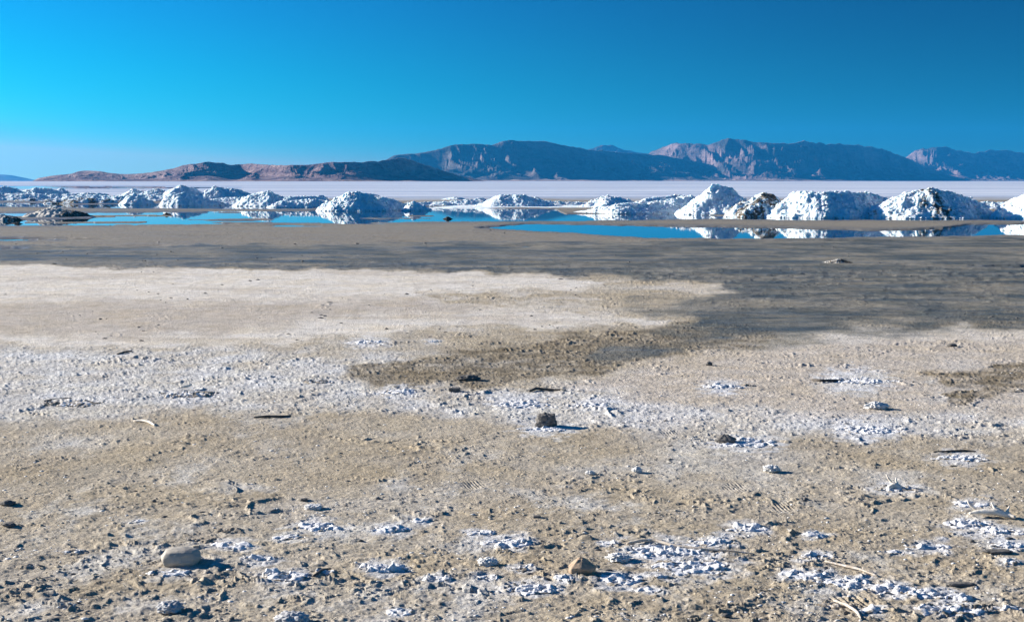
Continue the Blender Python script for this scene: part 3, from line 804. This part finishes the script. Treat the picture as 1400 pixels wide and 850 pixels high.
stone('stone', 994, 606, 30, .50, .8, 'dark wedge shaped rock right of the centre on white crust', M_DARK, 4, rough=.25, boxy=.5, peak=.7, group=st_g)
stone('stone', 427, 696, 24, .30, .8, 'flat white stone above the salt crust clumps at the lower left', M_WHT, 5, rough=.3, freq=3, boxy=.5, group=st_g)
stone('stone', 229, 843, 34, .5, .9, 'grey lumpy stone at the bottom left below the rounded stone', M_GRY, 6, rough=.28, freq=3, group=st_g)
stone('stone', 396, 858, 44, .4, .9, 'grey lumpy stone cut off by the bottom edge', M_GRY, 7, rough=.3, freq=3, group=st_g)
stone('stone', 621, 537, 18, .4, .7, 'small flat dark stone below the brown mud tongue', M_DARK, 8, rough=.1, boxy=.8, group=st_g)
stone('stone', 734, 708, 12, .35, .8, 'tiny dark square chip on bare sand above the lower centre', M_DARK, 9, rough=.1, boxy=.8, group=st_g)
stone('stone', 415, 684, 11, .5, .8, 'tiny dark chip just above the flat white stone', M_DARK, 10, rough=.2, boxy=.6, group=st_g)
stone('stone', 807, 648, 12, .5, .8, 'small pale pebble on bare sand below the dark knobbly rock', M_WHT, 11, rough=.4, freq=3, group=st_g)
stone('stone', 872, 645, 13, .8, .8, 'small pointed white pebble right of the pale pebble', M_WHT, 12, rough=.4, freq=3, peak=.7, group=st_g)
stone('stone', 1056, 645, 20, .45, .9, 'low white stone below the dark wedge shaped rock', M_WHT, 13, rough=.45, freq=3, group=st_g)
stone('stone', 1202, 561, 30, .40, .8, 'low white salt covered stone below the right brown mud tongue', M_WHT, 14, rough=.45, freq=3, peak=.5, group=st_g)
stone('stone', 1303, 474, 14, .4, .8, 'small dark stone on the pale flat at the upper right', M_DARK, 15, rough=.2, group=st_g)
stone('stone', 970, 500, 9, .7, .8, 'tiny dark stone at the tip of the pale right flat', M_DARK, 16, rough=.2, group=st_g)
stone('stone', 8, 692, 20, .4, .8, 'dark stone against the left edge', M_DARK, 17, rough=.2, group=st_g)
stone('stone', 10, 722, 18, .35, .8, 'dark flat stone at the left edge, the lower one', M_DARK, 18, rough=.2, group=st_g)
stone('stone', 666, 773, 26, .42, .8, 'white salt covered stone left of the orange-brown stone', M_WHT, 19, rough=.45, freq=3, group=st_g)
stone('stone', 847, 768, 30, .36, .8, 'white salt covered stone right of the orange-brown stone', M_WHT, 20, rough=.45, freq=3, group=st_g)
stone('stone', 1366, 759, 42, .11, .4, 'long flat dark shape standing in for a shadow below the bleached branch', M_DARK, 21, rough=.2, boxy=.5, group=st_g)  # no stone here: a cast shadow modelled as a thin dark object
stone('stone', 1316, 801, 40, .11, .35, 'long flat dark shape standing in for a shadow above the crust at the lower right', M_DARK, 22, rough=.2, boxy=.4, group=st_g)  # likewise a dark object added where only shadow lies
stone('stone', 640, 522, 30, .3, .6, 'dark lumpy clod in the brown mud tongue', M_DARK, 23, rough=.35, freq=3, group=st_g)

# ------------------------------------------------------------------ salt crust clumps
M_CRUST = mat_salt('crust_mat', (.30, .255, .20), (.84, .84, .86), 45, .006)
def crust(px, py, wpx, hpx, label, seed, mudk=.15, rz=0.0, long=.42, group='salt crust clumps on the sand'):
    x, y = G(px, py); k = math.hypot(y, CAMH)/FPX; a = wpx*k/2; H = hpx*k
    pitch = 5.2e-3*max(1, y/9)
    nx = int(min(240, max(30, 2.3*a/pitch))); b = a*long*1.6; ny = int(min(160, max(20, 2.3*b/pitch)))
    U, W = np.meshgrid(np.linspace(-1.15, 1.15, nx), np.linspace(-1.15, 1.15, ny))
    X, Y = U*a, W*b
    sx, sy = X+seed*1.37, Y+seed*2.11
    d = np.sqrt(U*U+W*W) + fbm(sx*9, sy*9, 4, seed)*.75
    m = sst(1.0, .45, d)
    holes = sst(-.04, .12, fbm(sx*20, sy*26, 4, seed+2)+.03+m*.10)
    rd = ridged(sx*11+fbm(sx*6, sy*6, 2, 3)*.8, sy*16, 4, seed+4)
    f1, f2, idv = worley(sx*32+fbm(sx*20, sy*20, 2, 4)*.6, sy*36, seed+6)
    w1 = fbm(sx*25, sy*25, 3, 4)*.5
    fr = 19*9/max(9, y)
    sh1 = shards(sx*fr+w1, sy*fr*1.25+w1, seed+6, .35); sh2 = shards(sx*fr*2.3+w1, sy*fr*2.9-w1, seed+7, .3)
    h = m*holes*H*.52*(.12 + rd*.42*np.clip(m*1.3, 0, 1) + sh1*.40*np.clip(rd*2, .2, 1) + sh2*.12)
    # snapped, tilted plate edges: steep on the side away from the sun
    tilt = (U*.8+.2)
    h = h*(1+.35*tilt*fbm(sx*14, sy*14, 2, seed+8))
    gh = ground_eval(X+x, Y+y)[0]
    z = np.where(m*holes > .04, gh+h+.002, gh-.012)
    mud = np.clip(mudk + (1-m)*.5 + fbm(sx*12, sy*12, 3, seed+9)*.7, 0, 1)
    jx = fbm(sx*30, sy*30, 2, seed+11)*.012; jy = fbm(sx*30+4, sy*30, 2, seed+12)*.012
    F = gridF(ny, nx); keep = ((m*holes).ravel()[F] > .02).any(axis=1); F = F[keep]
    used = np.unique(F); mp = -np.ones(X.size, int); mp[used] = np.arange(len(used))
    V = np.stack([X+jx, Y+jy, z], -1).reshape(-1, 3)[used]
    o = mesh_np('salt_crust', V, mp[F], {'mud': mud.ravel()[used]}, M_CRUST)
    o.location = (x, y, 0); tag(o, label, 'salt crust', group); return o
for i, (px, py, wd, ht, lab, mk) in enumerate(CR):
    crust(px, py, wd, ht, lab, 300+i, mk)

# ------------------------------------------------------------------ sticks, roots and branches
def tube(pts, rads, n=10, seed=0, wob=.30):
    """tapered tube mesh data through points"""
    P = [Vector(p) for p in pts]
    # resample
    Q, Rr = [], []
    for i in range(len(P)-1):
        for s in range(6):
            t = s/6; Q.append(P[i].lerp(P[i+1], t)); Rr.append(rads[i]+(rads[i+1]-rads[i])*t)
    Q.append(P[-1]); Rr.append(rads[-1])
    for _ in range(2):
        Q = [Q[0]]+[(Q[i-1]+Q[i]*2+Q[i+1])/4 for i in range(1, len(Q)-1)]+[Q[-1]]
    V, F = [], []
    for i, q in enumerate(Q):
        d = (Q[min(i+1, len(Q)-1)]-Q[max(i-1, 0)]).normalized()
        a = d.cross(Vector((0, 0, 1)));
        if a.length < .01: a = Vector((1, 0, 0))
        a.normalize(); b = d.cross(a)
        for j in range(n):
            t = 2*pi*j/n; r = Rr[i]*(1+wob*mnoise.noise(Vector((i*.5, j*1.3, seed))*1.7))
            V.append(tuple(q+a*cos(t)*r+b*sin(t)*r))
    m = len(Q)
    for i in range(m-1):
        for j in range(n):
            F.append((i*n+j, i*n+(j+1) % n, (i+1)*n+(j+1) % n, (i+1)*n+j))
    V.append(tuple(Q[0])); V.append(tuple(Q[-1]))
    for j in range(n):
        F.append((m*n, (j+1) % n, j, j)); F.append((m*n+1, (m-1)*n+j, (m-1)*n+(j+1) % n, (m-1)*n+(j+1) % n))
    return V, F
def mesh_from(name, V, F, mat):
    me = bpy.data.meshes.new(name)
    me.from_pydata(V, [], [f if f[2] != f[3] else f[:3] for f in F]); me.update()
    for p in me.polygons: p.use_smooth = True
    me.materials.append(mat); o = bpy.data.objects.new(name, me); COL.objects.link(o); return o
def stick(name, pix, rpx, label, cat, mat, lift=None, seed=0, twigs=(), group=None):
    """pix: places in the view; rpx: radii in view pixels; lift: heights in view pixels"""
    lift = lift or [1]*len(pix)
    def w3(p, l):
        x, y = G(*p); return Vector((x, y, gz(x, y)+l*y/FPX))
    pts = [w3(p, l) for p, l in zip(pix, lift)]; k = pts[0].y/FPX
    org = pts[0].copy()
    V, F = tube([p-org for p in pts], [r*k for r in rpx], seed=seed)
    if not twigs:
        o = mesh_from(name, V, F, mat); o.location = org; tag(o, label, cat, group); return o
    root = empty(name, org); tag(root, label, cat, group)
    o = mesh_from('stem', V, F, mat); o.parent = root
    for tp, tl, tr in twigs:
        base = w3(tp[0], tl[0]); D = base.y
        ps = [base]+[Vector((X_at(q[0], D), D+.01*i, base.z+(tp[0][1]-q[1])*D/FPX)) for i, q in enumerate(tp[1:])]
        V, F = tube([p-org for p in ps], [r*k for r in tr], n=8, seed=seed+3)
        t = mesh_from('prong', V, F, mat); t.parent = root
    return root
M_BLEACH = mat_rock('bleached_wood_mat', (.62, .55, .46), (.78, .73, .66), 40, .002)
M_WOOD = mat_rock('dark_wood_mat', (.07, .06, .055), (.16, .14, .12), 50, .003)
M_ROOT = mat_rock('pale_root_mat', (.40, .33, .26), (.55, .48, .40), 50, .002, salt=.5)
stick('driftwood_branch', [(1325,706),(1340,706),(1360,707),(1378,708),(1388,710)], [1.5,3.6,4.4,4.2,2], 'bleached white branch with upright prongs on salt crust at the right edge', 'driftwood', M_BLEACH,
      lift=[5,8,8,5,4], seed=1, twigs=[([(1334,704),(1333,696),(1331,691)],[8],[2,1.6,.8]), ([(1372,706),(1368,699),(1365,692)],[6],[3,2.2,1]), ([(1380,707),(1386,702),(1390,695)],[4],[3,2.2,1])])
stick('driftwood_stub', [(1214,668),(1222,667),(1233,668)], [3,4.5,2.5], 'spiky salt caked stub casting a dark shadow on the right flat', 'driftwood', M_BLEACH,
      lift=[2,5,2], seed=2, twigs=[([(1220,666),(1220,658),(1218,653)],[6],[2,1.3,.6]), ([(1227,666),(1231,660),(1232,656)],[5],[2,1.3,.6])])
stick('twig', [(247,534),(256,534),(262,533)], [1.6,2.0,1.4], 'short pale twig with a forked tip on the dark crust hummock', 'twig', M_BLEACH, lift=[3,5,6], seed=3,
      twigs=[([(259,533),(257,528),(253,524)],[6],[1.2,.9,.5])])
stick('driftwood_stick', [(183,576),(195,577),(205,579),(212,583)], [1.0,1.8,1.8,1.2], 'curved bleached stick shaped like an arc at the left', 'driftwood', M_BLEACH, lift=[1.5,2.5,2.5,1], seed=4)
stick('driftwood_stick', [(347,572),(365,571),(385,571),(398,570)], [1.0,1.8,1.8,1.0], 'short straight dark stick left of centre', 'driftwood', M_WOOD, lift=[1,2,2,1], seed=5)
stick('driftwood_stick', [(1110,521),(1122,523),(1140,522),(1164,520)], [1.5,2.2,1.8,.8], 'dark stick beside white crust on the upper right flat', 'driftwood', M_WOOD, lift=[2,2,2,1], seed=6)
stick('driftwood_stick', [(724,537),(732,535),(750,535),(774,536)], [1.5,2,1.8,.8], 'curved dark driftwood above the white crust row', 'driftwood', M_WOOD, lift=[1,3,2,1], seed=7)
stick('driftwood_stick', [(1276,618),(1300,617),(1320,616),(1334,617)], [.9,1.3,1.3,.9], 'thin straight dark stick at the right', 'driftwood', M_WOOD, lift=[1,1.5,1.5,1], seed=8)
stick('driftwood_stick', [(60,549),(75,547),(98,545)], [.8,1.1,.7], 'thin dark stick on the blue-white crust at far left', 'driftwood', M_WOOD, lift=[1,1.2,1], seed=9)
stick('driftwood_stick', [(160,485),(170,483),(180,481)], [1,1.4,.8], 'short dark stick at the top of the blue-white crust', 'driftwood', M_WOOD, lift=[1,1.5,1], seed=10)
stick('root', [(857,744),(875,743),(893,742),(920,748),(955,752),(1000,755),(1030,757)], [2,2.4,2.4,2.0,1.8,1.5,1], 'long pale root lying in white crust right of the orange-brown stone', 'root', M_ROOT, lift=[2,4,4,3,3,2,1], seed=11)
stick('root', [(1128,768),(1150,773),(1175,779),(1200,787)], [1.2,1.8,1.8,1], 'pale thin root above the long crust band at the lower right', 'root', M_ROOT, lift=[2,3,3,1], seed=12)
stick('root', [(1140,822),(1158,828),(1172,838),(1177,848)], [1.5,2.2,2.2,1.2], 'curved pale root at the ribbed mud print, bottom right', 'root', M_ROOT, lift=[3,4,4,2], seed=13)
stick('driftwood_stick', [(428,788),(440,782),(452,778)], [1.5,2,1.2], 'short slanting dark stick right of the lowest chain crust', 'driftwood', M_WOOD, lift=[1,3,3], seed=14)

# ------------------------------------------------------------------ scattered crumbs (uncountable)
M_CLOD = mat_rock('clod_mat', (.34, .30, .24), (.46, .42, .35), 60, .004)
def crumbs(name, n, size, box, mat, seed, cond=None, bias=1.0):
    r0 = random.Random(seed); V, F = [], []; pp = []
    while len(pp) < n:
        px = r0.uniform(-250, 1650); py = box[0]+(box[1]-box[0])*r0.random()**bias
        if cond and not cond(px, py, r0): continue
        pp.append((px, py))
    XY = np.array([G(*p) for p in pp]); hz = ground_eval(XY[:, :1], XY[:, 1:])[0].ravel()
    for i, (x, y) in enumerate(XY):
        s = size*r0.choice((.5, .6, .8, 1, 1, 1.5))*max(1, (y/9)**.5)
        b0 = len(V); chunk(V, F, (x, y, hz[i]+s*.15), s, seed*7777+i, .6)
        cx_, cy_ = x, y; ax = r0.uniform(.8, 1.9)
        for q in range(b0, len(V)): V[q] = (cx_+(V[q][0]-cx_)*ax, V[q][1], V[q][2])
    o = mesh_from(name, V, F, mat); tag(o, kind='stuff'); return o
def clus(px, py, r0):
    v = mnoise.noise(Vector((px*.012, py*.03, 3.3)))
    return r0.random() < max(.06, v*1.6)
def clus2(px, py, r0):
    v = mnoise.noise(Vector((px*.01, py*.035, 9.3)))
    return r0.random() < max(.03, v*2.0)
crumbs('mud_crumbs', 2600, .0050, (480, 900), M_CLOD, 1, clus, .8)
crumbs('salt_crumbs', 1500, .0048, (480, 900), M_WHT, 2, clus2, .8)
crumbs('dark_crumbs', 500, .007, (480, 900), M_DARK, 3, clus, .8)
crumbs('shore_crumbs', 260, .010, (304, 470), M_DARK, 4, clus, 1)

# ------------------------------------------------------------------ the air between here and the mountains
import os
def haze(dens):
    me = bpy.data.meshes.new('haze'); bm = bmesh.new(); bmesh.ops.create_cube(bm, size=1)
    for v in bm.verts: v.co = Vector((v.co.x*54000, v.co.y*54000, -1.2 + (v.co.z+.5)*1001.2))
    bm.to_mesh(me); bm.free()
    m = bpy.data.materials.new('haze_mat'); m.use_nodes = True; t = m.node_tree; t.nodes.clear()
    o_ = t.nodes.new('ShaderNodeOutputMaterial'); p = t.nodes.new('ShaderNodeVolumePrincipled')
    p.inputs['Color'].default_value = (.03, .40, 1, 1); p.inputs['Density'].default_value = dens; p.inputs['Anisotropy'].default_value = .25
    t.links.new(p.outputs[0], o_.inputs['Volume']); me.materials.append(m)
    o = bpy.data.objects.new('haze', me); COL.objects.link(o); tag(o, kind='stuff')
haze(3.1e-5)
S.cycles.volume_bounces = 0
